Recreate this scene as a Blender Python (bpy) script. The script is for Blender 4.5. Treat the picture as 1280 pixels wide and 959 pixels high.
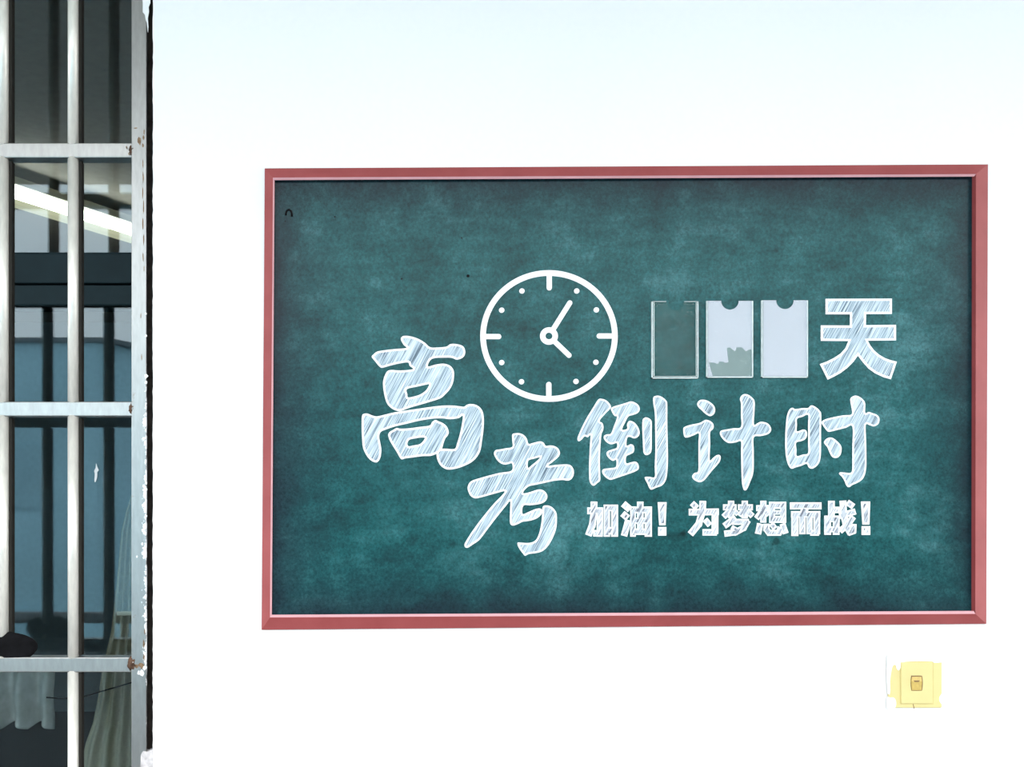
import bpy, bmesh, math, random
from mathutils import Vector, Matrix
from mathutils.geometry import tessellate_polygon

random.seed(7)
for o in list(bpy.data.objects):
    bpy.data.objects.remove(o)
S = bpy.context.scene
COL = S.collection

# ------------------------------------------------------------------ camera
# wall face is the plane y = 0, the viewer stands 1.5 m in front of it (y = -1.5), 1.6 m above the corridor floor
D, F, UC, VC, EYE = 1.5, 1119.4, 440.0, 630.0, 1.6
cd = bpy.data.cameras.new('camera'); cam = bpy.data.objects.new('camera', cd); COL.objects.link(cam)
cam.location = (0, -D, EYE); cam.rotation_euler = (math.pi/2, 0, 0)
cd.sensor_fit = 'HORIZONTAL'; cd.sensor_width = 36; cd.lens = 36*F/1280
cd.shift_x = (640-UC)/1280; cd.shift_y = (VC-479.5)/1280; cd.clip_start = .02
S.camera = cam

# ------------------------------------------------------------------ light: an overcast sky outside the open corridor
w = bpy.data.worlds.new('sky'); S.world = w; w.use_nodes = True
bg = w.node_tree.nodes['Background']
bg.inputs[0].default_value = (.975, .988, 1.0, 1); bg.inputs[1].default_value = 5.2
S.view_settings.view_transform = 'Standard'; S.view_settings.look = 'None'
S.view_settings.exposure = 0.0; S.view_settings.gamma = 1; S.view_settings.use_curve_mapping = False


def P(u, v, y=0.0):
    """photo pixel -> point on the vertical plane at depth y"""
    k = (D+y)/F
    return Vector(((u-UC)*k, y, EYE-(v-VC)*k))


# ------------------------------------------------------------------ helpers
def link(name, me, mat=None, parent=None, loc=None, label=None, cat=None, group=None, kind=None):
    o = bpy.data.objects.new(name, me); COL.objects.link(o)
    if me and mat: me.materials.append(mat)
    if parent: o.parent = parent
    if loc is not None: o.location = loc
    for k, val in (('label', label), ('category', cat), ('group', group), ('kind', kind)):
        if val: o[k] = val
    return o


def empty(name, loc, **kw): return link(name, None, None, None, loc, **kw)


def mesh(bm, smooth=False):
    me = bpy.data.meshes.new('mesh')
    bmesh.ops.recalc_face_normals(bm, faces=bm.faces)
    bm.to_mesh(me); bm.free()
    if smooth:
        for p in me.polygons: p.use_smooth = True
    return me


def add_box(bm, a, b):
    vs = [bm.verts.new((x, y, z)) for x in (a[0], b[0]) for y in (a[1], b[1]) for z in (a[2], b[2])]
    for f in ((0, 1, 3, 2), (4, 6, 7, 5), (0, 4, 5, 1), (2, 3, 7, 6), (0, 2, 6, 4), (1, 5, 7, 3)):
        bm.faces.new([vs[i] for i in f])
    return vs


def box(a, b, bevel=0, seg=2):
    bm = bmesh.new(); add_box(bm, a, b)
    if bevel: bmesh.ops.bevel(bm, geom=bm.edges[:], offset=bevel, segments=seg, profile=.5, affect='EDGES')
    return mesh(bm)


def tube_mesh(pts, r, n=16, smooth=True):
    bm = bmesh.new(); rings = []
    for i, p in enumerate(pts):
        a = pts[max(i-1, 0)]; b = pts[min(i+1, len(pts)-1)]
        t = (b-a).normalized(); q = t.to_track_quat('Z', 'Y')
        rr = r[i] if isinstance(r, (list, tuple)) else r
        rings.append([bm.verts.new(p + q @ Vector((rr*math.cos(2*math.pi*k/n), rr*math.sin(2*math.pi*k/n), 0))) for k in range(n)])
    for A, B in zip(rings, rings[1:]):
        for k in range(n): bm.faces.new((A[k], A[(k+1) % n], B[(k+1) % n], B[k]))
    bm.faces.new(rings[0]); bm.faces.new(rings[-1])
    return mesh(bm, smooth)


def smooth_loop(pts, n=4):
    out = []; N = len(pts)
    for i in range(N):
        p0, p1, p2, p3 = (Vector(pts[(i+k) % N]) for k in (-1, 0, 1, 2))
        for j in range(n):
            t = j/n
            out.append(.5*((2*p1)+(p2-p0)*t+(2*p0-5*p1+4*p2-p3)*t*t+(3*p1-p0-3*p2+p3)*t**3))
    return [(p.x, p.y) for p in out]


def area(l): return sum(l[i][0]*l[(i+1) % len(l)][1]-l[(i+1) % len(l)][0]*l[i][1] for i in range(len(l)))/2


def plate_into(bm, loops, yf, yb, off):
    """loops in photo pixels (outer + holes) -> slab with its face at depth yf and its back at yb"""
    fl = [Vector((u, v, 0)) for l in loops for (u, v) in l]
    tris = tessellate_polygon([[Vector((u, v, 0)) for u, v in l] for l in loops])
    fr = [bm.verts.new(P(p.x, p.y, yf)-off) for p in fl]
    for t in tris:
        try: bm.faces.new([fr[i] for i in t])
        except ValueError: pass
    if yb is not None:
        bk = []
        for p, q in zip(fl, fr): bk.append(bm.verts.new((q.co.x, yb-off.y, q.co.z)))
        s = 0
        for l in loops:
            n = len(l)
            for i in range(n):
                j = (i+1) % n
                bm.faces.new((fr[s+i], fr[s+j], bk[s+j], bk[s+i]))
            s += n


def plate(loops, yf, yb, off):
    bm = bmesh.new(); plate_into(bm, loops, yf, yb, off)
    me = mesh(bm)
    return me


def ribbon_into(bm, loop, width, yf, off, hole=False):
    n = len(loop); sgn = 1 if area(loop) > 0 else -1
    if hole: sgn = -sgn
    A, B = [], []
    for i in range(n):
        p = Vector(loop[i]); a = (p-Vector(loop[i-1])); b = (Vector(loop[(i+1) % n])-p)
        if a.length < 1e-6: a = b
        if b.length < 1e-6: b = a
        a.normalize(); b.normalize()
        na = Vector((-a.y, a.x))*sgn; nb = Vector((-b.y, b.x))*sgn
        m = (na+nb)
        m = m.normalized() if m.length > 1e-3 else na
        k = min(1/max(m.dot(na), .55), 1.6)
        q = p+m*width*k
        A.append(bm.verts.new(P(p.x, p.y, yf)-off)); B.append(bm.verts.new(P(q.x, q.y, yf)-off))
    for i in range(n):
        j = (i+1) % n
        bm.faces.new((A[i], A[j], B[j], B[i]))


# ------------------------------------------------------------------ materials
class NT:
    def __init__(s, name):
        s.m = bpy.data.materials.new(name); s.m.use_nodes = True
        s.t = s.m.node_tree; s.b = s.t.nodes['Principled BSDF']
        s.tc = s.t.nodes.new('ShaderNodeTexCoord')
    def n(s, k, **kw):
        x = s.t.nodes.new('ShaderNode'+k)
        for a, b in kw.items(): setattr(x, a, b)
        return x
    def l(s, a, b): s.t.links.new(a, b)
    def mp(s, scale=(1, 1, 1), rot=(0, 0, 0), out='Object'):
        x = s.n('Mapping'); x.inputs['Scale'].default_value = scale; x.inputs['Rotation'].default_value = rot
        s.l(s.tc.outputs[out], x.inputs[0]); return x.outputs[0]
    def noise(s, scale, detail=4, rough=.55, vec=None):
        x = s.n('TexNoise'); x.inputs['Scale'].default_value = scale; x.inputs['Detail'].default_value = detail
        x.inputs['Roughness'].default_value = rough
        s.l(vec if vec else s.tc.outputs['Object'], x.inputs['Vector']); return x.outputs['Fac']
    def ramp(s, fac, stops, interp='LINEAR'):
        x = s.n('ValToRGB'); e = x.color_ramp.elements; x.color_ramp.interpolation = interp
        while len(e) < len(stops): e.new(.5)
        for q, (p, c) in zip(e, stops): q.position = p; q.color = (*c, 1) if len(c) == 3 else c
        s.l(fac, x.inputs[0]); return x.outputs[0]
    def mix(s, f, a, b, blend='MIX'):
        x = s.n('Mix', data_type='RGBA', blend_type=blend)
        for i, val in ((0, f), (6, a), (7, b)):
            if hasattr(val, 'is_linked') or isinstance(val, bpy.types.NodeSocket): s.l(val, x.inputs[i])
            elif i == 0: x.inputs[0].default_value = val
            else: x.inputs[i].default_value = (*val, 1)
        return x.outputs[2]
    def math(s, op, a, b=None, clamp=False):
        x = s.n('Math', operation=op, use_clamp=clamp)
        for i, val in ((0, a), (1, b)):
            if val is None: continue
            if isinstance(val, bpy.types.NodeSocket): s.l(val, x.inputs[i])
            else: x.inputs[i].default_value = val
        return x.outputs[0]
    def set(s, color=None, rough=None, metal=None, spec=None):
        for k, val in (('Base Color', color), ('Roughness', rough), ('Metallic', metal), ('Specular IOR Level', spec)):
            if val is None: continue
            if isinstance(val, bpy.types.NodeSocket): s.l(val, s.b.inputs[k])
            elif k == 'Base Color': s.b.inputs[k].default_value = (*val, 1)
            else: s.b.inputs[k].default_value = val
        return s
    def bump(s, h, strength=.2, dist=.002):
        x = s.n('Bump'); x.inputs['Strength'].default_value = strength; x.inputs['Distance'].default_value = dist
        s.l(h, x.inputs['Height']); s.l(x.outputs[0], s.b.inputs['Normal'])


def plain(name, c, rough=.6, metal=0, spec=.3, var=.08, scale=30):
    t = NT(name); n = t.noise(scale)
    d = tuple(max(0, x*(1-var)) for x in c); e = tuple(min(1, x*(1+var)) for x in c)
    t.set(t.ramp(n, [(.3, d), (.7, e)]), rough, metal, spec)
    return t.m


M = {}
# painted plaster wall
t = NT('white_plaster'); n1 = t.noise(2.0, 5); n2 = t.noise(90, 4)
t.set(t.mix(.5, t.ramp(n1, [(.3, (.80, .81, .82)), (.7, (.85, .855, .86))]), t.ramp(n2, [(.3, (.82, .825, .83)), (.7, (.85, .85, .85))])), .75, 0, .2)
t.bump(t.noise(60, 6), .10, .002); M['wall'] = t.m
M['plaster_raw'] = plain('bare_plaster', (.52, .50, .51), .9, 0, .1, .25, 120)
M['corr_floor'] = plain('corridor_floor', (.33, .32, .31), .6)
M['corr_ceil'] = plain('corridor_ceiling', (.52, .49, .45), .8)
M['parapet'] = plain('parapet_paint', (.30, .31, .32), .7)
M['rail'] = plain('rail_steel', (.16, .17, .18), .4, .6)
M['room_wall'] = plain('room_wall', (.30, .40, .46), .8)
M['room_ceil'] = plain('room_ceiling', (.33, .33, .32), .8)
M['room_floor'] = plain('room_floor', (.10, .10, .11), .6)
M['facade'] = plain('blue_facade', (.33, .56, .66), .8, 0, .2, .15, .4)
M['facade_grey'] = plain('grey_facade', (.26, .29, .29), .8, 0, .2, .15, .4)
M['facade_glass'] = plain('grey_facade_glass', (.06, .08, .09), .2, 0, .4)
M['facade_win'] = plain('facade_glass', (.27, .47, .56), .4, 0, .2)
M['facade_trim'] = plain('facade_trim', (.10, .13, .15), .8)
M['ground'] = plain('school_yard', (.22, .23, .22), .9, 0, .1, .2, .5)

# printed chalkboard: teal, mottled, a printed vignette darkening the colour towards the frame
t = NT('green_chalkboard')
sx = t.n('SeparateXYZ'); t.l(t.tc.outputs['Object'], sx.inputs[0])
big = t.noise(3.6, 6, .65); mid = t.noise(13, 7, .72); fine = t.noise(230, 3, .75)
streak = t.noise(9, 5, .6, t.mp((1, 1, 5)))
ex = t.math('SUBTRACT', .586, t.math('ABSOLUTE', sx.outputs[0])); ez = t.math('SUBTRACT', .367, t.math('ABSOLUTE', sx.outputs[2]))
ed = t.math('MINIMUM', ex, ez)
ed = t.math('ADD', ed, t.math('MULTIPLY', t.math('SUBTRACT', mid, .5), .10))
vignette = t.ramp(t.math('MULTIPLY', ed, 8.0, True), [(0, (0, 0, 0)), (.45, (.62, .62, .62)), (1, (1, 1, 1))])
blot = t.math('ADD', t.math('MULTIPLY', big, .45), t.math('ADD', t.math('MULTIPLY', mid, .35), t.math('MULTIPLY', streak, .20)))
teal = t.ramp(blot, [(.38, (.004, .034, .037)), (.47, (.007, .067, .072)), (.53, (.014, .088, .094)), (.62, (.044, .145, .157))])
col = t.mix(vignette, (.007, .019, .027), teal)
gr = t.math('ADD', .10, t.math('MULTIPLY', fine, 1.8))
grc = t.n('CombineColor'); [t.l(gr, grc.inputs[i]) for i in range(3)]
col = t.mix(1.0, col, grc.outputs[0], 'MULTIPLY')
spots = t.ramp(t.noise(26, 2, .4), [(.20, (0.25, .25, .25)), (.255, (1, 1, 1))])
col = t.mix(.8, col, t.mix(1.0, col, spots, 'MULTIPLY'))
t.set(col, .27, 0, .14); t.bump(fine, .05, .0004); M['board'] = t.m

# dark-red frame
t = NT('red_frame_paint')
t.set(t.ramp(t.noise(14, 5, .6), [(.3, (.26, .050, .051)), (.7, (.32, .070, .071))]), .5, 0, .2); M['frame'] = t.m
M['lip'] = plain('pale_pink_edge', (.58, .31, .34), .5, 0, .3, .06)
M['white'] = plain('white_lettering', (.86, .87, .88), .6, 0, .2, .01)
# chalk hatching inside the letters
t = NT('chalk_hatching')
v1 = t.mp((1, 1, 1), (0, math.radians(-28), 0))
a = t.n('Mapping'); a.inputs['Scale'].default_value = (1, 0, .022); t.l(v1, a.inputs[0])
h1 = t.noise(680, 2, .7, a.outputs[0]); h2 = t.noise(110, 3, .6, a.outputs[0])
hh = t.math('ADD', t.math('MULTIPLY', h1, .72), t.math('MULTIPLY', h2, .28))
c1 = t.ramp(hh, [(.37, (.07, .10, .13)), (.43, (.19, .25, .31)), (.49, (.38, .48, .56)), (.55, (.54, .63, .70)), (.63, (.76, .80, .83))])
t.set(c1, .7, 0, .15); M['hatch'] = t.m
t = NT('pale_chalk_hatching')
v1 = t.mp((1, 1, 1), (0, math.radians(-28), 0))
a = t.n('Mapping'); a.inputs['Scale'].default_value = (1, 0, .05); t.l(v1, a.inputs[0])
h1 = t.noise(420, 2, .6, a.outputs[0])
t.set(t.ramp(h1, [(.36, (.10, .11, .14)), (.47, (.38, .42, .48)), (.60, (.74, .77, .81))]), .7, 0, .15); M['hatch_s'] = t.m

# grille steel: worn, with rust and paint remains
def steel(name, base, rust_lo, rust_hi, rough=.36, paint=None, metal=.85):
    t = NT(name); n = t.noise(22, 6, .65); g = t.noise(140, 4, .6, t.mp((1, 1, .25)))
    c = t.ramp(g, [(.3, tuple(x*.82 for x in base)), (.7, base)])
    rm = t.ramp(n, [(rust_lo, (0, 0, 0)), (rust_hi, (1, 1, 1))])
    c = t.mix(rm, c, (.16, .085, .045))
    met = t.math('MULTIPLY', t.math('SUBTRACT', 1.0, rm), metal)
    if paint:      # old wall paint sticking to the edge
        s_ = t.n('SeparateXYZ'); t.l(t.tc.outputs['Object'], s_.inputs[0])
        e = t.math('ADD', t.math('MULTIPLY', t.math('SUBTRACT', s_.outputs[0], paint), 75.0), t.math('MULTIPLY', t.math('SUBTRACT', t.noise(75, 5, .7), .5), 3.2))
        up = t.math('MULTIPLY', t.math('SUBTRACT', .20, t.math('ABSOLUTE', t.math('ADD', s_.outputs[2], .26))), 6.0)
        pm = t.ramp(t.math('ADD', e, t.math('MINIMUM', up, 0.0)), [(.0, (0, 0, 0)), (.06, (1, 1, 1))])
        c = t.mix(pm, c, (.82, .84, .86)); met = t.math('MULTIPLY', met, t.math('SUBTRACT', 1.0, pm))
    t.set(c, rough, met, .4); t.bump(g, .12, .0006)
    return t.m
M['bar'] = steel('steel_tube', (.80, .78, .72), .77, .83, .36, metal=.35)
M['flat'] = steel('flat_steel', (.38, .38, .37), .66, .74, .34)
M['post'] = steel('post_steel', (.33, .335, .33), .64, .72, .36, paint=.0100)
M['channel'] = plain('dark_channel', (.02, .018, .015), .7, 0, .2)
M['rust_light'] = plain('rust_stain', (.20, .13, .08), .85, 0, .1, .45, 220)
M['rust'] = plain('rusty_weld', (.10, .055, .035), .8, .2, .3, .5, 160)
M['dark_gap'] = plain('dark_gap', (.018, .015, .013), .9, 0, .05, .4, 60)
M['paint_chip'] = plain('white_paint_chip', (.80, .81, .82), .7, 0, .2)
M['win_frame'] = plain('dark_teal_aluminium', (.010, .022, .027), .6, 0, .15, .12)
M['black'] = plain('black_mark', (.004, .004, .005), .7, 0, .1)
M['bundle'] = plain('dark_cloth', (.005, .005, .006), .9, 0, .1, .5, 60)
M['cable'] = plain('dark_cable', (.012, .012, .014), .6)
M['beige'] = plain('beige_curtain', (.70, .66, .54), .9, 0, .1, .10, 160)
M['pale_cloth'] = plain('pale_cloth', (.86, .87, .84), .9, 0, .1, .18, 40)
M['switch'] = plain('yellowed_plastic', (.62, .53, .24), .45, 0, .4, .03)
M['switch_seam'] = plain('seam_plastic', (.55, .47, .20), .5)
M['switch_in'] = plain('amber_plastic', (.50, .36, .10), .4, 0, .4, .1, 200)
M['switch_dk'] = plain('dark_amber_plastic', (.20, .12, .05), .5)
M['lamp_body'] = plain('lamp_enamel', (.75, .74, .60), .5)
t = NT('fluorescent_tube'); t.set((1, 1, 1), .5); t.b.inputs['Emission Color'].default_value = (1, .99, .93, 1); t.b.inputs['Emission Strength'].default_value = 10.0; M['tube'] = t.m

t = NT('lamp_diffuser'); t.set((.8, .78, .6), .5); t.b.inputs['Emission Color'].default_value = (1, .93, .62, 1); t.b.inputs['Emission Strength'].default_value = .7; M['diffuser'] = t.m  # cream strip under the tube, given its own glow to look lit

def glass(name, tint, refl, scale, base):
    t = NT(name); t.t.nodes.remove(t.b)
    tr = t.n('BsdfTransparent'); tr.inputs[0].default_value = (*tint, 1)
    gl = t.n('BsdfGlossy'); gl.inputs[0].default_value = (*refl, 1); gl.inputs['Roughness'].default_value = .015
    fr = t.n('Fresnel'); fr.inputs[0].default_value = 1.5
    f = t.math('ADD', t.math('MULTIPLY', fr.outputs[0], scale), base, True)
    mx = t.n('MixShader'); t.l(f, mx.inputs[0]); t.l(tr.outputs[0], mx.inputs[1]); t.l(gl.outputs[0], mx.inputs[2])
    out = [q for q in t.t.nodes if q.type == 'OUTPUT_MATERIAL'][0]; t.l(mx.outputs[0], out.inputs[0])
    return t.m
M['glass'] = glass('blue_window_glass', (.80, .85, .85), (.76, .91, 1.0), .9, .012)
t = NT('clear_acrylic'); t.t.nodes.remove(t.b)      # clear sheet with a little pale diffuse mixed in
tr = t.n('BsdfTransparent'); tr.inputs[0].default_value = (.95, .97, .96, 1)
df = t.n('BsdfDiffuse'); df.inputs[0].default_value = (.75, .78, .74, 1)
mx = t.n('MixShader'); mx.inputs[0].default_value = .032; t.l(tr.outputs[0], mx.inputs[1]); t.l(df.outputs[0], mx.inputs[2])
t.l(mx.outputs[0], [q for q in t.t.nodes if q.type == 'OUTPUT_MATERIAL'][0].inputs[0]); M['acrylic'] = t.m
M['acrylic_edge'] = plain('acrylic_edge', (.60, .67, .67), .3, 0, .5, .2, 90)
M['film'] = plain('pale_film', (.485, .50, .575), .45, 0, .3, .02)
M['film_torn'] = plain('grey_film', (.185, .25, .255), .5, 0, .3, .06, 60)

# ------------------------------------------------------------------ structure
OPEN_R = P(191, 0).x; OPEN_L = -2.35; SILL = .86; HEAD = 2.62; WT = .24
bm = bmesh.new()
add_box(bm, (-4.2, 0, 0), (OPEN_L, WT, 3.0)); add_box(bm, (OPEN_L, 0, 0), (OPEN_R, WT, SILL)); add_box(bm, (OPEN_L, 0, HEAD), (OPEN_R, WT, 3.0))
# right part, its edge slightly ragged where the plaster meets the window
zs = [0, SILL] + [SILL+.008*i for i in range(1, int((HEAD-SILL)/.008))] + [HEAD, 3.0]
ring = []
for z in zs:
    j = random.uniform(-.0006, .0006) if SILL < z < HEAD else 0
    ring.append([bm.verts.new(c) for c in ((OPEN_R+j, 0, z), (4.2, 0, z), (4.2, WT, z), (OPEN_R, WT, z))])
for A, B in zip(ring, ring[1:]):
    for k in range(4): bm.faces.new((A[k], A[(k+1) % 4], B[(k+1) % 4], B[k]))
bm.faces.new(ring[0]); bm.faces.new(ring[-1])
wall = link('wall_front', mesh(bm), M['wall'], kind='structure', label='white plastered wall that carries the green board', )
# lower dado skim coat: a hair proud of the wall
zd = P(0, 937).z
link('dado_coat', box((OPEN_R+.001, -.0012, 0), (4.2, .0, zd), 0), M['wall'], wall)
link('gap_shadow_strip', box((P(176, 0, .02).x, .014, SILL), (OPEN_R-.0008, .040, HEAD)), M['dark_gap'], wall, label='dark gap between wall and window grille')  # near-black strip stands in for the shade inside the gap
bm = bmesh.new()
lp = [(176, 944), (179, 939), (184, 940), (189, 938), (191.5, 936), (191.5, 975), (191.5, 1010), (174, 1010), (175, 975)]
plate_into(bm, [lp], -.001, .04, Vector((0, 0, 0)))
link('plaster_lump', mesh(bm), M['plaster_raw'], wall, label='rough grey plaster plugging the gap beside the grille')

def sbox(name, a, b, mat, **kw): return link(name, box(a, b), mat, kind='structure', **kw)
sbox('floor', (-4.2, -2.3, -.2), (4.2, 0, 0), M['corr_floor'])
sbox('ceiling', (-4.2, -2.15, 3.0), (4.2, 5.4, 3.2), M['corr_ceil'])
sbox('wall_parapet', (-4.2, -2.3, 0), (4.2, -2.15, .98), M['parapet'])
rl = link('trim_1', tube_mesh([Vector((-4.2, -2.2, 1.10)), Vector((4.2, -2.2, 1.10))], .026), M['rail'], kind='structure')
for i in range(9):
    x = -4+i*1.0
    link('rail_post', box((x-.015, -2.215, .98), (x+.015, -2.185, 1.09)), M['rail'], rl)
sbox('floor.001', (-4.2, 0, -.2), (4.2, 5.4, 0), M['room_floor'])
sbox('wall_back', (-4.2, 5.4, -.2), (4.2, 5.6, 3.2), M['room_wall'])
sbox('wall_left', (-4.4, 0, -.2), (-4.2, 5.6, 3.2), M['room_wall'])
sbox('wall_right', (4.2, 0, -.2), (4.4, 5.6, 3.2), M['room_wall'])
sbox('ground', (-60, -70, -7.2), (60, -2.4, -7.0), M['ground'])

# ------------------------------------------------------------------ window behind the grille
GY = .118
win = empty('window_1', (OPEN_L, GY, SILL), kind='structure'); wo = Vector((OPEN_L, GY, SILL))
def wbox(name, a, b, mat, bev=.002, par=win, **kw):
    return link(name, box(Vector(a)-wo, Vector(b)-wo, bev), mat, par, **kw)
zt0, zt1 = P(0, 383, GY).z, P(0, 316, GY).z
zl = P(0, 357, GY).z
wbox('transom_rail', (OPEN_L, GY-.012, zt0), (OPEN_R, GY+.05, zl-.002), M['win_frame'])
wbox('transom_rail', (OPEN_L, GY-.010, zl+.002), (OPEN_R, GY+.05, zt1-.004), M['win_frame'])
wbox('transom_bead', (OPEN_L, GY-.004, zt1-.004), (OPEN_R, GY+.04, zt1), M['win_frame'])
wbox('bottom_rail', (OPEN_L, GY-.012, SILL), (OPEN_R, GY+.05, SILL+.06), M['win_frame'])
wbox('top_rail', (OPEN_L, GY-.012, HEAD-.05), (OPEN_R, GY+.05, HEAD), M['win_frame'])
wbox('stile', (OPEN_R-.05, GY-.012, SILL+.06), (OPEN_R, GY+.05, HEAD-.05), M['win_frame'])
wbox('stile', (OPEN_L, GY-.012, SILL+.06), (OPEN_L+.05, GY+.05, HEAD-.05), M['win_frame'])
wbox('stile', (-1.36, GY-.012, SILL+.06), (-1.31, GY+.05, HEAD-.05), M['win_frame'])
for (x0, x1) in ((OPEN_L+.05, -1.36), (-1.31, OPEN_R-.05)):
    wbox('pane', (x0, GY, SILL+.06), (x1, GY+.005, zt0), M['glass'], 0)
    wbox('pane', (x0, GY+.018, zt1), (x1, GY+.023, HEAD-.05), M['glass'], 0)
bm = bmesh.new()
plate_into(bm, [smooth_loop([(120, 579), (121.5, 584), (123.5, 588), (121.5, 590), (121.5, 596), (119, 603), (118, 600), (118.5, 592), (117.5, 589), (119.5, 585)], 2)], GY-.001, GY, wo)
link('paint_speck', mesh(bm), M['paint_chip'], win, label='white paint speck on the glass')

# ------------------------------------------------------------------ steel grille
gy0, gy1 = .004, .030          # flat bars
go = Vector((P(165, 0).x, gy0, P(0, 1010).z))
gr_ = empty('window_grille', go, label='worn steel security grille over the window beside the white wall', cat='window grille')
def gpart(name, me, mat, **kw): return link(name, me, mat, gr_, **kw)
ztop, zbot = HEAD-.01, SILL+.005
cz = P(0, 480).z
# right post, its own origin at its middle so the paint wear follows it
pc = Vector(((P(165, 0, gy0).x+P(183.5, 0, gy0).x)/2, 0, cz)); hw = (P(183.5, 0, gy0).x-P(165, 0, gy0).x)/2
post = link('post', box((-hw, gy0-.004, zbot-cz), (hw, gy0+.003, ztop-cz), .0010), M['post'], gr_, loc=Vector((pc.x, 0, cz))-go)
HB = [(178.5, 197), (502, 520.5), (822, 840.5)]
XL = OPEN_L+.03
for (a, b) in HB:
    z1, z0 = P(0, a, gy0).z, P(0, b, gy0).z
    hb = gpart('cross_bar', box(Vector((XL, gy0, z0))-go, Vector((pc.x-hw, gy1, z1))-go, .0016), M['flat'])
z1, z0 = P(0, -110, gy0).z, P(0, -128, gy0).z
gpart('cross_bar', box(Vector((XL, gy0, z1))-go, Vector((pc.x-hw, gy1, z0))-go, .0016), M['flat'])
# welds where the cross bars meet the post
for (v, rr) in ((187, .0075), (511, .008), (830, .011)):
    bm = bmesh.new(); bmesh.ops.create_icosphere(bm, subdivisions=3, radius=rr)
    for q in bm.verts:
        q.co *= 1+random.uniform(-.3, .3); q.co.y *= .45; q.co.x *= .7; q.co += Vector((pc.x-hw+.001, gy0-.001, P(0, v).z))-go
    gpart('weld', mesh(bm, True), M['rust'], label='rusty weld')
# round uprights: the second runs through, the first ends at the lowest cross bar
yb = gy1-.006
sp = P(93.9, 0, yb).x-P(7.3, 0, yb).x
x2, x1 = P(94.2, 0, yb).x, P(7.4, 0, yb).x
cuts = [ztop] + [c for (a, b) in HB for c in (P(0, a, gy0).z, P(0, b, gy0).z)] + [zbot]
def upright(x, zlist, r=.0090):
    for k in range(0, len(zlist)-1, 2):
        gu = gpart('upright', tube_mesh([Vector((x, yb-.012, zlist[k]+.002))-go, Vector((x, yb-.012, zlist[k+1]-.002))-go], r, 24), M['bar'])
        link('channel_lip', box(Vector((x+r*.55, yb-.010, zlist[k+1]+.002))-go, Vector((x+r+.0046, yb+.004, zlist[k]-.002))-go), M['channel'], gu, label='dark rear lip of the bar')  # dark strip along the right side of each bar
upright(x2, cuts); upright(x1, cuts[:-2])
for k in range(1, 13):
    upright(x1-sp*k, cuts)
# old white paint hanging on the post's top and edge
bm = bmesh.new()
plate_into(bm, [[(177, -20), (178.5, 5), (178.4, 15), (181, 18), (182.2, 25), (183.4, 28), (184.6, 40), (185.2, 33), (184.5, 22), (186, 14), (185.5, 8), (187.6, 3), (187, -20)]], gy0-.0055, gy0-.003, go)
gpart('paint_patch', mesh(bm), M['paint_chip'], label='peeling white paint')
bm = bmesh.new()
for (u, v, a) in [(184, 392, 1.2), (185, 420, 1.4), (184.5, 470, 2.6), (184.5, 478, 1.8), (184, 505, 1.2), (183.5, 560, 1.2), (183, 590, 1.3), (183, 604, 1.6), (182.5, 612, 1.6), (183.4, 626, 1.5), (182.6, 645, 1.5), (182, 690, 1.8), (171, 696, 1.2), (178, 663, 1.6), (177.5, 680, 1.6), (181, 835, 2.6), (177, 842, 3.0), (173.5, 841, 2.2), (181, 760, 1.6), (182, 775, 1.8), (166.5, 829, 1.4)]:
    u = min(u, 182.4); m = 7; lp = [(u+a*random.uniform(.6, 1.1)*math.cos(2*math.pi*i/m), v+1.4*a*random.uniform(.6, 1.2)*math.sin(2*math.pi*i/m)) for i in range(m)]
    plate_into(bm, [lp], gy0-.0056, gy0-.0035, go)
gpart('paint_flakes', mesh(bm), M['paint_chip'], kind='stuff', label='flakes of white paint')

bm = bmesh.new()
for (u, v, a, h_) in [(174.5, 176, 2.6, 6), (180, 165, 1.0, 4), (179.4, 172, 1.2, 3), (169.5, 160, 2.4, .9), (178.5, 182, 1.2, 4), (178.6, 205, .7, 7), (179, 222, 1.0, 9), (178.2, 241, .8, 8), (179.3, 259, 1.0, 9), (178.6, 279, .9, 9), (179.4, 300, .8, 10), (178.8, 322, .7, 8), (180, 336, .6, 5),
                      (176.5, 832, 4.0, 4.5), (170, 833, 3.0, 3.0), (181, 790, 1.0, 4), (179.6, 805, 1.4, 7), (180, 822, 1.2, 5), (158, 184, 1.0, 1.6), (161, 192, 1.0, 1.4), (176, 395, .6, 4), (177, 446, .6, 5)]:
    m = 9; lp = [(u+a*random.uniform(.5, 1.15)*math.cos(2*math.pi*i/m), v+h_*random.uniform(.5, 1.15)*math.sin(2*math.pi*i/m)) for i in range(m)]
    plate_into(bm, [lp], gy0-.0044, gy0-.0025, go)
gpart('rust_spots', mesh(bm), M['rust_light'], kind='stuff', label='rust spots and streaks')
# dark bundle at the foot of the first upright, resting on the lowest cross bar
zb = P(0, 822, .012).z
bx = P(8, 0, .0).x
bm = bmesh.new(); bmesh.ops.create_icosphere(bm, subdivisions=4, radius=1)
for q in bm.verts:
    n = 1+.05*math.sin(4*q.co.x+2)*math.cos(3*q.co.z)
    q.co = Vector((q.co.x*.052*n*(1.0 if q.co.x < 0 else .95), q.co.y*.011, max(q.co.z, -.80)*.025*n*(1-.35*max(q.co.x, 0)*max(q.co.z, 0))+.019))
link('dark_bundle', mesh(bm, True), M['bundle'], None, Vector((bx, .011, zb+.0005)), label='small black bundle resting on the lowest steel cross bar of the grille', cat='bundle')

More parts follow.
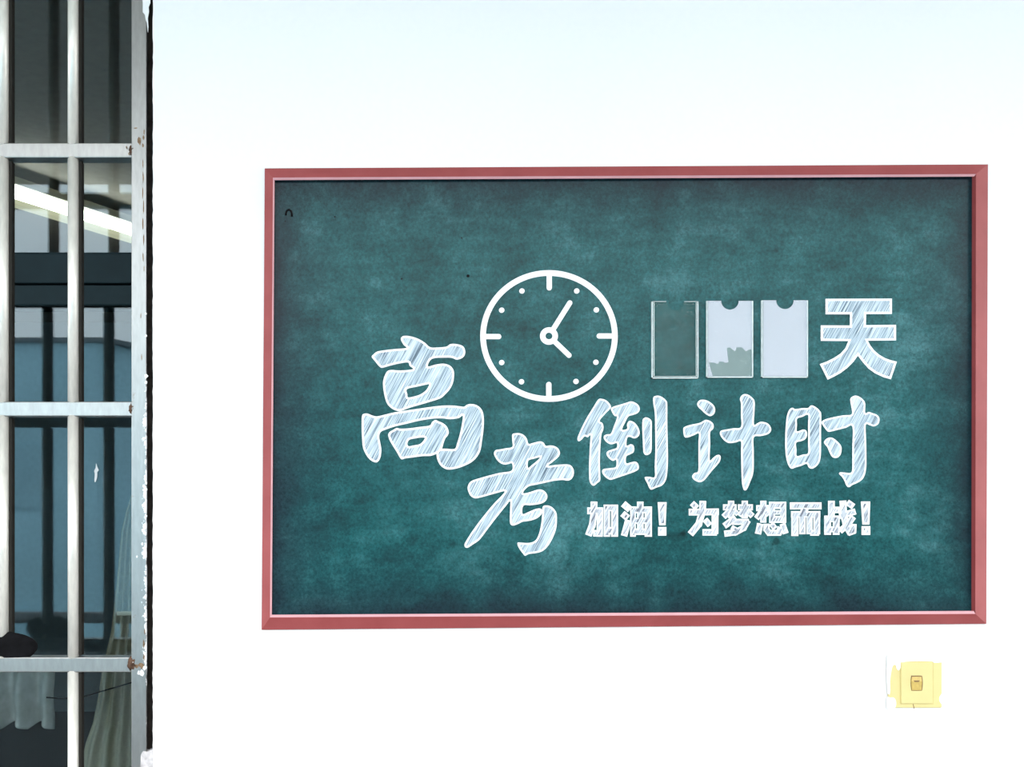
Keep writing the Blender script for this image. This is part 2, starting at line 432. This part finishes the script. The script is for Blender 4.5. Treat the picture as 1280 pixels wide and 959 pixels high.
# ------------------------------------------------------------------ things inside the room, seen through the glass
CY = .22
edge = [(600, 170), (622, 163), (640, 157), (665, 151), (720, 146), (790, 138), (842, 126), (870, 122), (905, 115), (930, 106), (980, 96), (1060, 92), (1190, 90)]
co_ = Vector((P(150, 0, CY).x, CY, P(0, 1190, CY).z))
bm = bmesh.new(); rows = []; nx = 34
for i in range(len(edge)-1):
    (v0, l0), (v1, l1) = edge[i], edge[i+1]
    for s in range(4):
        t_ = s/4; rows.append((v0+(v1-v0)*t_, l0+(l1-l0)*t_))
rows.append(edge[-1]); grid = []
for (v, lft) in rows:
    r_ = 172
    line = []
    for k in range(nx+1):
        f = k/nx; q = P(lft+(r_-lft)*f, v, CY)
        q.y += .010*math.sin(f*5.2*2*math.pi*.75+.6)*min(1, (r_-lft)/40)
        line.append(bm.verts.new(q-co_))
    grid.append(line)
for A, B in zip(grid, grid[1:]):
    for k in range(nx): bm.faces.new((A[k], A[k+1], B[k+1], B[k]))
bmesh.ops.solidify(bm, geom=bm.faces[:], thickness=.0015)
cur = empty('curtain', co_, label='beige curtain gathered to the side behind the window glass', cat='curtain')
link('curtain_cloth', mesh(bm, True), M['beige'], cur)
link('tie_band', box(P(146, 770, CY-.022)-co_, P(170, 764, CY-.018)-co_, .001), M['beige'], cur)

# pale pleated cloth hanging low behind the glass
CY2 = .24
def cloth(u0, u1, v0, vend, label):
    oo = Vector((P((u0+u1)/2, 0, CY2).x, CY2, P(0, vend, CY2).z))
    bm = bmesh.new(); grid = []
    for i in range(25):
        f = i/24; line = []
        for k in range(49):
            g = k/48; u = u0+(u1-u0)*g
            sc = abs(math.sin((u-2)/33*math.pi))
            v = v0+(vend-8*sc-v0)*f
            q = P(u, v, CY2); q.y += .026*math.sin((u-2)/33*2*math.pi)*(0.4+.6*f)+.004*math.sin(f*9)
            line.append(bm.verts.new(q-oo))
        grid.append(line)
    for A, B in zip(grid, grid[1:]):
        for k in range(48): bm.faces.new((A[k], A[k+1], B[k+1], B[k]))
    bmesh.ops.solidify(bm, geom=bm.faces[:], thickness=.002)
    link('hanging_cloth', mesh(bm, True), M['pale_cloth'], None, oo, label=label, cat='cloth')
cloth(-46, 68, 826, 912, 'pale grey pleated cloth with scalloped hem low behind the window glass')

cb = [P(u, v, .17) for u, v in ((58, 872), (72, 873), (88, 873), (104, 871), (120, 866.5), (142, 860), (166, 853), (176, 850))]
cbo = cb[3].copy()
link('cable', tube_mesh([p-cbo for p in cb], .0013, 8), M['cable'], None, cbo, label='thin dark cable sagging across the lowest window pane', cat='cable')

# fluorescent batten lamp under the room's ceiling
A = P(18, 243, 2.26); d = (P(165, 291, 2.78)-A); d.z = 0; d.normalize()
h = 2.90
mid_ = Vector((A.x, A.y, 0))+d*.42; mid_.z = A.z
lamp = empty('ceiling_lamp', mid_, label='lit fluorescent batten lamp on the room ceiling seen through the window', cat='lamp')
ang = math.atan2(d.y, d.x); lamp.rotation_euler = (0, 0, ang)
link('tube', tube_mesh([Vector((-.62, -.0, .0)), Vector((.62, -.0, .0))], .024, 16), M['tube'], lamp)
link('diffuser', box((-.64, -.022, -.050), (.64, .022, -.024), .006), M['diffuser'], lamp, label='cream glowing diffuser strip')
link('housing', box((-.66, -.035, .03), (.66, .035, .065), .006), M['lamp_body'], lamp)
for sx_ in (-1, 1):
    link('tube_holder', box((sx_*.64-.018, -.03, -.03), (sx_*.64+.018, .03, .03), .004), M['lamp_body'], lamp)
    link('hanger', tube_mesh([Vector((sx_*.45, 0, .065)), Vector((sx_*.45, 0, 3.0-mid_.z))], .006, 8), M['lamp_body'], lamp)

# ------------------------------------------------------------------ the board
BC = P(781, 497, 0); bo = Vector((BC.x, 0, BC.z))
board = empty('chalkboard_sign', bo, label='green chalkboard style countdown sign in a dark red frame on the white wall', cat='sign')
PY = -.0070        # panel face
FY = -.0165        # highest line of the frame
OUT = [(331, 210.5), (1235, 205.5), (1233, 780), (327, 787.5)]
RID = [(341.2, 222.0), (1220.0, 217.6), (1219.2, 767.5), (337.4, 772.0)]
INN = [(343.2, 225.2), (1217.6, 220.8), (1217.2, 763.8), (339.8, 768.6)]
def bp(name, me, mat, par=None, **kw): return link(name, me, mat, par or board, **kw)
bm = bmesh.new()
q = [P(u, v, PY)-bo for u, v in ((338, 218), (1224, 214), (1223, 770), (334, 775))]
vf = [bm.verts.new(p) for p in q]; vb = [bm.verts.new((p.x, -.0005, p.z)) for p in q]
bm.faces.new(vf); bm.faces.new(vb[::-1])
for i in range(4): bm.faces.new((vf[i], vf[(i+1) % 4], vb[(i+1) % 4], vb[i]))
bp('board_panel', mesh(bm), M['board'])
for i in range(4):
    j = (i+1) % 4
    bm = bmesh.new()
    def sec(k): return [bm.verts.new(P(*OUT[k], -.0005)-bo), bm.verts.new(P(*OUT[k], -.0045)-bo), bm.verts.new(P(*RID[k], FY)-bo), bm.verts.new((P(*RID[k], FY)-bo).xyz*1 + Vector((0, 16e-3, 0)))]
    a_, b_ = sec(i), sec(j)
    for k in range(4): bm.faces.new((a_[k], a_[(k+1) % 4], b_[(k+1) % 4], b_[k]))
    bm.faces.new(a_); bm.faces.new(b_)
    rail = bp('frame_rail', mesh(bm), M['frame'])
    bm = bmesh.new()
    def sec2(k): return [bm.verts.new(P(*RID[k], FY-.0002)-bo), bm.verts.new(P(*INN[k], FY+.0022 if i != 1 else PY-.0045)-bo), bm.verts.new(P(*INN[k], PY+.001)-bo), bm.verts.new((P(*RID[k], FY)-bo)+Vector((0, .0105, 0)))]
    a_, b_ = sec2(i), sec2(j)
    for k in range(4): bm.faces.new((a_[k], a_[(k+1) % 4], b_[(k+1) % 4], b_[k]))
    bm.faces.new(a_); bm.faces.new(b_)
    bp('frame_lip', mesh(bm), M['lip'] if i != 1 else M['frame'], rail, label='pale inner edge of the frame' if i != 1 else None)

LY = PY-.0008      # letter face
def glyph(crop, pieces, wid, smooth=4, label=None, bw=None):
    x0, y0, s = crop
    cv = lambda l: [(x0+a/s, y0+b/s) for a, b in l]
    bm = bmesh.new(); br = bmesh.new()
    for pi_, pc_ in enumerate(pieces):
        LYp = LY-pi_*6e-5
        loops = [cv(l) for l in pc_]
        if smooth: loops = [smooth_loop(l, smooth) for l in loops]
        plate_into(bm, loops, LYp, PY+.0002, bo)
        for k, l in enumerate(loops): ribbon_into(br, l, wid, LYp-.0004-k*5e-5, bo, hole=k > 0)
    g = bp('character', mesh(bm), M['hatch'], label=label)
    link('white_outline', mesh(br), M['white'], g)
    return g

A_ = (440, 400, 4.795)
glyph(A_, [
 [[(118,222),(130,205),(150,190),(185,183),(250,175),(325,168),(310,150),(293,118),(300,100),(320,95),(350,98),(395,112),(435,135),(468,163),(510,165),(565,160),(585,147),(610,143),(650,150),(672,165),(679,195),(670,220),(650,233),(625,238),(600,228),(560,226),(480,233),(455,278),(500,268),(545,262),(580,270),(603,290),(612,320),(607,370),(590,410),(560,445),(530,470),(470,490),(420,505),(350,525),(310,540),(285,547),(255,540),(225,520),(205,490),(192,440),(186,390),(188,360),(200,325),(215,305),(240,300),(290,303),(365,295),(345,275),(335,255),(280,262),(225,275),(180,287),(160,275),(140,250)],
  [(330,415),(390,400),(445,388),(462,386),(455,405),(440,425),(410,446),(375,458),(337,464),(332,445)]],
 [[(60,575),(75,562),(95,562),(120,572),(150,578),(200,567),(260,553),(330,542),(400,532),(470,522),(540,514),(600,513),(650,518),(672,520),(690,508),(715,504),(745,510),(770,528),(785,555),(791,600),(788,660),(780,720),(770,780),(750,820),(720,850),(680,872),(630,890),(580,897),(550,888),(525,865),(510,830),(508,795),(525,775),(560,772),(615,773),(630,740),(645,690),(658,630),(664,575),(640,588),(590,595),(540,590),(480,592),(400,605),(330,622),(260,638),(200,658),(172,672),(163,700),(170,740),(176,780),(170,825),(155,850),(135,853),(105,835),(80,800),(65,760),(60,700),(58,640)]],
 [[(217,690),(225,672),(245,660),(268,648),(290,652),(340,650),(400,642),(465,633),(480,612),(500,600),(520,608),(550,622),(572,645),(580,675),(572,695),(560,710),(550,735),(540,770),(525,790),(500,805),(470,815),(420,817),(360,825),(320,830),(298,836),(285,822),(270,795),(245,755),(225,720)],
  [(332,740),(345,718),(380,710),(415,705),(436,708),(425,728),(405,745),(370,752),(340,757)]]],
 2.6, label='hatched white brush character, tall one at the upper left of the writing')
B_ = (570, 530, 5.643)
glyph(B_, [
 [[(397,75),(420,66),(450,66),(480,80),(500,105),(512,140),(540,135),(575,126),(600,124),(620,135),(634,155),(665,152),(695,157),(720,172),(733,200),(728,225),(710,245),(680,270),(650,295),(700,290),(745,286),(790,286),(815,298),(830,325),(830,360),(815,388),(790,400),(750,396),(690,402),(630,415),(560,430),(515,440),(485,465),(474,488),(500,487),(540,475),(580,463),(610,466),(635,485),(645,512),(635,540),(612,558),(575,568),(525,574),(475,577),(470,635),(510,622),(555,603),(585,596),(600,600),(607,610),(604,635),(580,660),(550,675),(510,685),(470,690),(440,705),(405,717),(385,708),(380,680),(382,600),(382,545),(355,575),(310,630),(255,700),(210,760),(165,818),(120,850),(85,873),(65,870),(60,850),(75,820),(110,765),(160,695),(215,625),(270,560),(345,478),(280,490),(215,508),(170,520),(135,525),(105,510),(88,480),(82,450),(92,420),(115,400),(160,385),(230,365),(310,345),(392,330),(395,280),(370,283),(345,287),(315,278),(290,255),(272,225),(268,205),(280,185),(310,180),(350,172),(397,162),(397,120)],
  [(510,260),(550,246),(592,236),(570,262),(535,290),(509,310)]],
 [[(612,585),(640,575),(670,583),(695,605),(710,635),(712,680),(708,730),(695,775),(672,825),(640,872),(605,900),(560,912),(515,918),(487,930),(470,912),(450,885),(436,858),(435,838),(460,838),(510,840),(545,832),(570,810),(590,760),(602,700),(608,640)]]],
 2.3, label='hatched white brush character with a long falling stroke')
C_ = (1010, 360, 7.375)
glyph(C_, [[[(162,100),(774,98),(774,240),(536,241),(534,343),(812,340),(812,484),(552,486),(575,530),(610,575),(655,615),(710,647),(760,665),(820,680),(765,842),(700,825),(620,788),(560,745),(510,690),(460,625),(420,680),(360,740),(300,785),(240,818),(182,846),(108,702),(170,680),(240,645),(300,605),(345,555),(372,490),(118,488),(118,345),(386,346),(387,243),(162,243)]]],
 2.9, smooth=0, label='square-cut hatched character beside the card pockets')
D_ = (715, 485, 7.1)
glyph(D_, [
 [[(240,98),(265,97),(300,108),(330,135),(346,165),(335,190),(300,225),(245,290),(270,312),(280,345),(275,380),(262,410),(255,480),(250,560),(247,660),(250,760),(250,820),(225,845),(195,868),(170,855),(155,820),(152,760),(152,690),(155,600),(160,500),(165,420),(140,438),(112,430),(90,455),(65,473),(50,465),(50,440),(70,390),(100,325),(140,250),(190,170),(220,120)]],
 [[(345,185),(370,165),(420,150),(480,132),(520,120),(555,128),(585,148),(600,175),(598,205),(575,228),(535,242),(500,255),(470,310),(445,370),(490,362),(488,330),(500,300),(520,292),(555,308),(585,345),(600,385),(598,415),(580,438),(550,448),(515,435),(490,445),(485,512),(520,500),(545,510),(553,540),(545,572),(515,590),(482,610),(482,668),(525,660),(560,655),(580,665),(592,690),(590,722),(560,742),(500,765),(420,792),(350,815),(320,808),(290,785),(270,755),(270,730),(290,718),(340,712),(390,700),(392,640),(365,648),(340,635),(315,608),(307,580),(320,560),(360,545),(398,530),(398,490),(360,500),(335,498),(305,480),(283,450),(285,425),(310,412),(345,405),(370,345),(400,260),(380,250),(362,228)]],
 [[(627,285),(645,265),(665,262),(695,278),(708,305),(708,400),(708,500),(705,560),(690,585),(660,597),(638,580),(632,540),(628,450),(624,350)]],
 [[(722,85),(745,70),(775,70),(810,88),(838,115),(846,150),(846,300),(850,500),(852,650),(845,760),(832,820),(800,865),(750,885),(705,903),(685,885),(670,850),(648,808),(650,790),(690,790),(735,790),(735,700),(740,550),(738,350),(735,220),(722,140)]]],
 2.1)
E_ = (845, 485, 7.1)
glyph(E_, [
 [[(188,145),(200,118),(225,105),(265,108),(305,128),(338,160),(348,195),(338,230),(310,250),(285,245),(255,225),(225,195),(200,172)]],
 [[(65,360),(85,342),(140,325),(205,312),(240,295),(265,283),(300,292),(328,315),(335,345),(325,370),(303,395),(303,500),(300,640),(330,620),(360,598),(385,595),(397,615),(390,650),(365,685),(320,735),(280,785),(250,820),(215,837),(180,828),(150,805),(145,780),(165,755),(198,735),(200,600),(200,480),(203,405),(160,420),(110,438),(80,438),(68,410)]],
 [[(568,100),(580,72),(605,55),(640,60),(675,85),(698,120),(697,200),(692,322),(725,312),(755,300),(800,308),(830,330),(845,365),(835,395),(805,415),(750,428),(690,440),(690,560),(690,700),(682,770),(660,830),(635,890),(615,910),(598,895),(585,830),(580,700),(578,560),(577,475),(530,484),(475,490),(440,475),(405,440),(390,405),(400,380),(440,370),(510,358),(577,347),(577,240),(577,140)]]],
 2.1)
F_ = (970, 485, 7.107)
glyph(F_, [
 [[(110,210),(130,182),(150,177),(172,188),(230,180),(285,178),(305,160),(325,156),(360,175),(390,205),(402,240),(400,400),(400,560),(392,640),(370,685),(340,710),(315,718),(290,705),(272,675),(225,692),(170,708),(140,718),(115,695),(95,640),(84,560),(82,450),(88,330),(95,260)],
  [(188,275),(235,257),(285,240),(286,320),(286,420),(286,500),(285,580),(240,592),(185,605),(182,550),(180,487),(225,473),(258,457),(274,430),(275,395),(262,374),(235,371),(186,385),(187,330)]],
 [[(660,105),(675,80),(705,68),(740,78),(775,105),(793,140),(793,222),(825,213),(860,225),(895,238),(918,265),(918,300),(905,325),(870,342),(835,332),(798,328),(800,450),(803,600),(802,700),(790,770),(765,815),(720,845),(680,862),(650,882),(628,870),(610,830),(590,795),(562,765),(570,750),(610,752),(660,755),(678,720),(678,550),(680,345),(620,355),(540,375),(475,390),(450,378),(425,345),(405,310),(415,292),(450,275),(520,258),(600,243),(672,235),(672,180)]],
 [[(427,490),(440,460),(470,442),(505,445),(545,475),(575,510),(583,545),(575,590),(550,618),(520,622),(495,608),(475,570),(455,525)]]],
 2.1)

# small heavy lettering: each character from its strokes, white body with a pale hatched core
def strokes(crop, body, polys=(), core_w=.50):
    x0, y0, s = crop
    bm = bmesh.new(); bc = bmesh.new()
    def quad(b, p, q, w_, yf, yb_):
        d_ = (q-p).normalized(); n_ = Vector((-d_.y, d_.x))*w_/2
        plate_into(b, [[(x0+c.x/s, y0+c.y/s) for c in (p+n_, q+n_, q-n_, p-n_)]], yf, yb_, bo)
    for si, (pts, w_) in enumerate(body):
        w_ *= .96
        ls = LY-si*1.2e-4
        pts = [Vector(p) for p in pts]; cw = w_*core_w
        for i in range(len(pts)-1):
            p, q = pts[i].copy(), pts[i+1].copy(); d_ = (q-p).normalized()
            e0 = w_*.30 if i > 0 else 0; e1 = w_*.30 if i < len(pts)-2 else 0
            quad(bm, p-d_*e0, q+d_*e1, w_, ls-i*3e-5, PY+.0002)
            i0 = w_*.26 if i == 0 else -cw*.3; i1 = w_*.26 if i == len(pts)-2 else -cw*.3
            if (q-p).length > i0+i1+4: quad(bc, p+d_*i0, q-d_*i1, cw, LY-.0018-si*1e-4-i*3e-5, None)
    for pl in polys:
        plate_into(bm, [[(x0+a/s, y0+b/s) for a, b in pl]], LY, PY+.0002, bo)
        cx = sum(a for a, b in pl)/len(pl); cy = sum(b for a, b in pl)/len(pl)
        hx = max(a for a, b in pl)-cx; hy = max(b for a, b in pl)-cy
        plate_into(bc, [[(x0+(cx+(a-cx)*(1-26/hx))/s, y0+(cy+(b-cy)*(1-26/hy))/s) for a, b in pl]], LY-.0003, None, bo)
    g = bp('small_character', mesh(bm), M['white'])
    link('hatched_core', mesh(bc), M['hatch_s'], g)
I_ = (725, 615, 10.667); J_ = (850, 615, 10.667); K_ = (970, 615, 9.846)
strokes(I_, [([(97,252),(310,252)],94), ([(268,225),(262,598)],86), ([(178,552),(300,552)],90), ([(188,130),(185,300),(165,440),(112,582)],92),
             ([(358,170),(358,598)],86), ([(462,170),(462,598)],96), ([(320,214),(508,214)],90), ([(320,518),(508,518)],104)])
strokes(I_, [([(577,158),(668,236)],94), ([(566,288),(640,350)],92), ([(645,375),(588,588)],88),
             ([(670,241),(960,241)],92), ([(708,195),(708,598)],76), ([(912,195),(912,598)],98), ([(805,130),(805,560)],88), ([(670,385),(955,385)],86), ([(670,531),(955,531)],88)])
EX = lambda a, b: [[(a, 137), (a+118, 137), (a+105, 445), (a+20, 445)], [(a+6, 468), (a+114, 468), (a+114, 583), (a+6, 583)]]
strokes(I_, [], EX(1037, 0))
strokes(J_, [([(160,150),(228,215)],82), ([(118,270),(518,266)],94), ([(306,120),(300,260),(250,430),(140,565)],92), ([(470,225),(466,560)],92), ([(302,540),(492,540)],90), ([(335,368),(400,446)],78)])
strokes(J_, [([(575,206),(755,206)],84), ([(682,118),(682,350)],84), ([(690,225),(582,335)],80), ([(700,230),(775,300)],66),
             ([(775,206),(972,206)],84), ([(865,118),(865,350)],84), ([(858,230),(790,320)],66), ([(872,225),(968,325)],78),
             ([(745,345),(592,455)],86), ([(700,400),(895,400),(850,480),(740,540),(595,558)],84), ([(690,470),(780,520)],60)])
strokes(J_, [([(1018,218),(1185,215)],84), ([(1112,118),(1112,410)],84), ([(1105,245),(1020,355)],80), ([(1120,245),(1185,310)],70),
             ([(1228,132),(1228,415)],78), ([(1378,132),(1378,415)],80), ([(1195,180),(1415,180)],98), ([(1195,274),(1415,274)],60), ([(1195,366),(1415,366)],98),
             ([(1072,422),(1042,562)],82), ([(1155,425),(1155,500),(1190,546),(1320,546),(1345,470)],82), ([(1218,425),(1270,490)],74), ([(1368,425),(1412,555)],78)])
strokes(K_, [([(173,172),(560,172)],90), ([(365,190),(325,290)],90), ([(187,277),(545,277)],84), ([(233,237),(233,543)],88), ([(325,260),(325,520)],82), ([(412,260),(412,520)],76), ([(503,237),(503,522)],84), ([(425,505),(530,505)],72)])
strokes(K_, [([(683,110),(683,330)],84), ([(683,222),(785,222)],82), ([(637,292),(637,528)],86), ([(595,333),(785,333)],82), ([(742,292),(742,528)],84), ([(595,462),(785,462)],74),
             ([(785,300),(980,240)],78), ([(826,108),(835,280),(868,420),(912,495),(948,482),(952,395)],84), ([(955,305),(885,400),(790,485)],76), ([(880,128),(955,182)],76)])
strokes((970, 615, 9.846), [], [[(1047, 118), (1160, 118), (1150, 402), (1065, 402)], [(1055, 422), (1160, 422), (1160, 530), (1055, 530)]])

# drawn clock
def ell(cx, cy, rx, ry, n): return [(cx+rx*math.cos(2*math.pi*i/n), cy+ry*math.sin(2*math.pi*i/n)) for i in range(n)]
G0, G1, GS = 590, 330, 5.33
gp = lambda x, y: (G0+x/GS, G1+y/GS)
ck = bp('clock_drawing', plate([ell(*gp(513, 480), 85.9, 82.3, 96), ell(*gp(513, 480), 78.9, 75.2, 96)], LY, PY+.0002, bo), M['white'], label='white drawn clock face ring')
def cap(p, q, w_):
    p, q = Vector(p), Vector(q); d_ = (q-p).normalized(); a0 = math.atan2(d_.y, d_.x); l = []
    for c, s0 in ((q, -.5), (p, .5)):
        for k in range(9):
            a_ = a0+math.pi*(s0+k/8); l.append((c.x+w_/2*math.cos(a_), c.y+w_/2*math.sin(a_)))
    return l
link('clock_hub', plate([ell(*gp(513, 480), 11.2, 10.9, 40), ell(*gp(513, 480), 4.4, 4.2, 24)], LY-.0002, PY, bo), M['white'], ck)
for e in ((652, 259), (647, 609)):
    dd = Vector(e)-Vector((513, 480)); st = Vector((513, 480))+dd.normalized()*48
    link('clock_hand', plate([cap(gp(*st), gp(*e), 6.3)], LY-.0001, PY, bo), M['white'], ck)
for a_, b_ in (((515, 60), (515, 159)), ((512, 900), (512, 803)), ((78, 484), (178, 484)), ((948, 480), (848, 480))):
    link('hour_tick', plate([cap(gp(*a_), gp(*b_), 6.5)], LY-.0001, PY, bo), M['white'], ck)
for a_ in ((333, 180), (698, 180), (829, 306), (826, 655), (693, 783), (330, 785), (198, 657), (198, 308)):
    link('hour_dot', plate([ell(*gp(*a_), 3.4, 3.3, 16)], LY-.0001, PY, bo), M['white'], ck)

# clear card pockets with a thumb notch
H0, H1, HS = 800, 360, 5.818
hp = lambda x, y: (H0+x/HS, H1+y/HS)
def pocket_loop(x0, x1, y0, y1, cx, r, ins=0):
    l = [(x0, y0), (cx-r, y0)]
    l += [(cx-r*math.cos(math.pi*k/14), y0+r*math.sin(math.pi*k/14)) for k in range(1, 14)]
    l += [(cx+r, y0), (x1, y0), (x1, y1), (x0, y1)]
    return [hp(*p) for p in l]
QF = PY-.0042
for n_, (x0, x1, y0, y1, cx) in enumerate(((87, 425, 97, 658, 257), (486, 823, 94, 652, 654), (886, 1222, 90, 652, 1054))):
    lab = ('empty clear acrylic card pocket', 'clear acrylic card pocket with pale upper film and grey lower part', 'clear acrylic card pocket filled white')[n_]
    pk = bp('card_pocket', plate([pocket_loop(x0, x1, y0, y1, cx, 66)], QF, QF+.0012, bo), M['acrylic'], label=lab)
    for (a0, a1, b0, b1) in ((x0, x0+6, y0, y1), (x1-6, x1, y0, y1), (x0, x1, y1-7, y1)):
        link('pocket_edge', plate([[hp(a0, b0), hp(a1, b0), hp(a1, b1), hp(a0, b1)]], QF-.0002, PY, bo), M['acrylic_edge'], pk)
    if n_ == 0:
        for (a0, a1, b0, b1) in ((x0+13, x0+17, y0+6, y1-12), (x1-17, x1-14, y0+6, y1-12), (x0, cx-66, y0, y0+3), (cx+66, x1, y0, y0+3), (x0+13, x1-14, y1-15, y1-12)):
            link('pocket_edge', plate([[hp(a0, b0), hp(a1, b0), hp(a1, b1), hp(a0, b1)]], QF-.0002, PY-.003, bo), M['acrylic_edge'], pk)
    FYY = QF+.0016  # flat sheets behind the acrylic carry a painted sky and skyline reflection
    if n_ == 1:
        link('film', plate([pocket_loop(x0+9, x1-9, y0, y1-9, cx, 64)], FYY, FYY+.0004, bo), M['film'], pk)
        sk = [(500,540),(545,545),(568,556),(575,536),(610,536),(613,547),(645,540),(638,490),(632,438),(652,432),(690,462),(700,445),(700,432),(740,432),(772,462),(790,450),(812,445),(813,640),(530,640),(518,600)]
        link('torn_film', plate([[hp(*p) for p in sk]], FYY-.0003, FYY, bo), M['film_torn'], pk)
    if n_ == 2:
        link('film', plate([pocket_loop(x0+9, x1-9, y0, y1-9, cx, 64)], FYY, FYY+.0004, bo), M['film'], pk)

# black marks on the panel
arch = [P(u, v, PY-.0008)-bo for u, v in ((357.3, 269), (357.6, 265.5), (359.2, 262.6), (361.4, 262.0), (363.6, 263.8), (364.6, 267), (364.9, 270.5))]
bp('arch_mark', tube_mesh(arch, .0016, 8), M['black'], label='small black arch-shaped mark')
for (u, v, r) in ((585, 345, 2.0), (418.5, 271, 1.1), (356.5, 276.5, .9), (502, 348.5, 1.2), (577, 297.5, 1.0)):
    bp('dark_pit', plate([ell(u, v, r, r, 10)], PY-.0003, PY+.0002, bo), M['black'])

# ------------------------------------------------------------------ light switch
so = P(1146, 854, 0); L0, L1, LS = 1100, 810, 11.28
lp_ = lambda x, y: (L0+x/LS, L1+y/LS)
sw = empty('light_switch', Vector((so.x, 0, so.z)), label='yellowed plastic light switch with white paint smears on the wall', cat='light switch')
so = Vector((so.x, 0, so.z))
def sq(x0, y0, x1, y1, yf, yb_, bev):
    a_, b_ = P(*lp_(x0, y1), yf)-so, P(*lp_(x1, y0), yf)-so
    return box((a_.x, yf, a_.z), (b_.x, yb_, b_.z), bev)
link('back_plate', sq(130, 125, 880, 850, -.006, -.0005, .0022), M['switch'], sw)
link('seam', sq(292, 196, 756, 800, -.0063, -.005, 0), M['switch_seam'], sw)  # larger darker plate, painted as the shadow line round the cover
link('cover', sq(300, 205, 745, 790, -.0085, -.005, .0012), M['switch'], sw)
link('rocker_well', plate([smooth_loop([lp_(*p) for p in ((440,400),(460,392),(575,392),(597,410),(605,500),(595,595),(570,606),(460,606),(442,590),(432,500))], 3)], -.0088, -.007, so), M['switch_dk'], sw)
bm = bmesh.new()
ra = [P(*lp_(*p), -.0092)-so for p in ((452, 408), (586, 408), (592, 470), (446, 470))]
rb = [P(*lp_(*p), -.0110)-so for p in ((446, 470), (592, 470))]
rc = [P(*lp_(*p), -.0094)-so for p in ((452, 598), (586, 598))]
v_ = [bm.verts.new(p) for p in (ra[0], ra[1], rb[1], rb[0], rc[1], rc[0])]
bm.faces.new((v_[0], v_[1], v_[2], v_[3])); bm.faces.new((v_[3], v_[2], v_[4], v_[5]))
bw_ = [bm.verts.new((q.co.x, -.0085, q.co.z)) for q in v_]
for a_, b_ in ((0, 1), (1, 2), (2, 4), (4, 5), (5, 3), (3, 0)): bm.faces.new((v_[a_], v_[b_], bw_[b_], bw_[a_]))
rk = link('rocker', mesh(bm), M['switch_in'], sw)
link('rocker_mark', plate([[lp_(*p) for p in ((475, 460), (560, 460), (548, 482), (490, 482))]], -.0113, -.0105, so), M['switch_dk'], rk)
for loop in ([(120,118),(230,116),(400,128),(620,130),(885,112),(888,190),(860,205),(760,210),(740,192),(560,185),(350,196),(330,215),(300,260),(265,320),(235,290),(228,250),(195,240),(165,300),(140,480),(145,600),(125,640)],
             [(118,710),(150,705),(190,700),(222,740),(228,800),(205,850),(118,860)],
             [(890,640),(860,665),(838,705),(845,760),(890,800)]):
    link('paint_smear', plate([smooth_loop([lp_(*p) for p in loop], 2)], -.0066, -.002, so), M['white'], sw, label='white wall paint smeared over the plate')
link('crack', plate([[lp_(*p) for p in ((462, 790), (470, 788), (488, 852), (478, 856))]], -.0063, -.0055, so), M['switch_dk'], sw)

# ------------------------------------------------------------------ school block across the yard (shows in the window glass)
bo2 = Vector((-5.6, -18.0, -7.0))
bld = empty('school_building', bo2, label='pale blue school block across the yard mirrored in the window', cat='building')
def prism(pts, z0, z1):
    bm = bmesh.new(); a_ = [bm.verts.new((x, y, z0)) for x, y in pts]; b_ = [bm.verts.new((x, y, z1)) for x, y in pts]
    bm.faces.new(a_); bm.faces.new(b_)
    for i in range(len(pts)): bm.faces.new((a_[i], a_[(i+1) % len(pts)], b_[(i+1) % len(pts)], b_[i]))
    return mesh(bm)
foot = [(0, 0), (-24, 0), (-24, -16), (11, -15)]
link('building_body', prism(foot, 0, 12.15), M['facade'], bld)
link('roof_edge', prism([(.2, .12), (-24.2, .12), (-24.2, -16.2), (11.4, -15.2)], 12.15, 12.25), M['facade_trim'], bld)
bld2 = empty('school_building', (7.0, -25.0, -7.0), label='grey school block across the yard facing the board', cat='building')
link('building_body', box((0, -10, 0), (34, 0, 12.2)), M['facade_grey'], bld2)
link('roof_edge', box((-.2, -10.2, 12.2), (34.2, .2, 12.4)), M['facade_trim'], bld2)
link('stair_tower', box((9, -6, 12.4), (15, -.5, 14.6)), M['facade_grey'], bld2)
wm2 = box((-.8, -.02, -.8), (.8, .05, .8)); wm2.materials.append(M['facade_glass'])
for fl_ in range(3):
    for k in range(11): link('window', wm2, None, bld2, loc=(2.0+3.0*k, 0, 2.2+3.6*fl_))
wm = box((-.7, -.02, -.7), (.7, .05, .7)); wm.materials.append(M['facade_win'])
for fl_ in range(3):
    for k in range(9):
        link('window', wm, None, bld, loc=(-1.8-2.6*k, 0, 2.0+3.6*fl_))
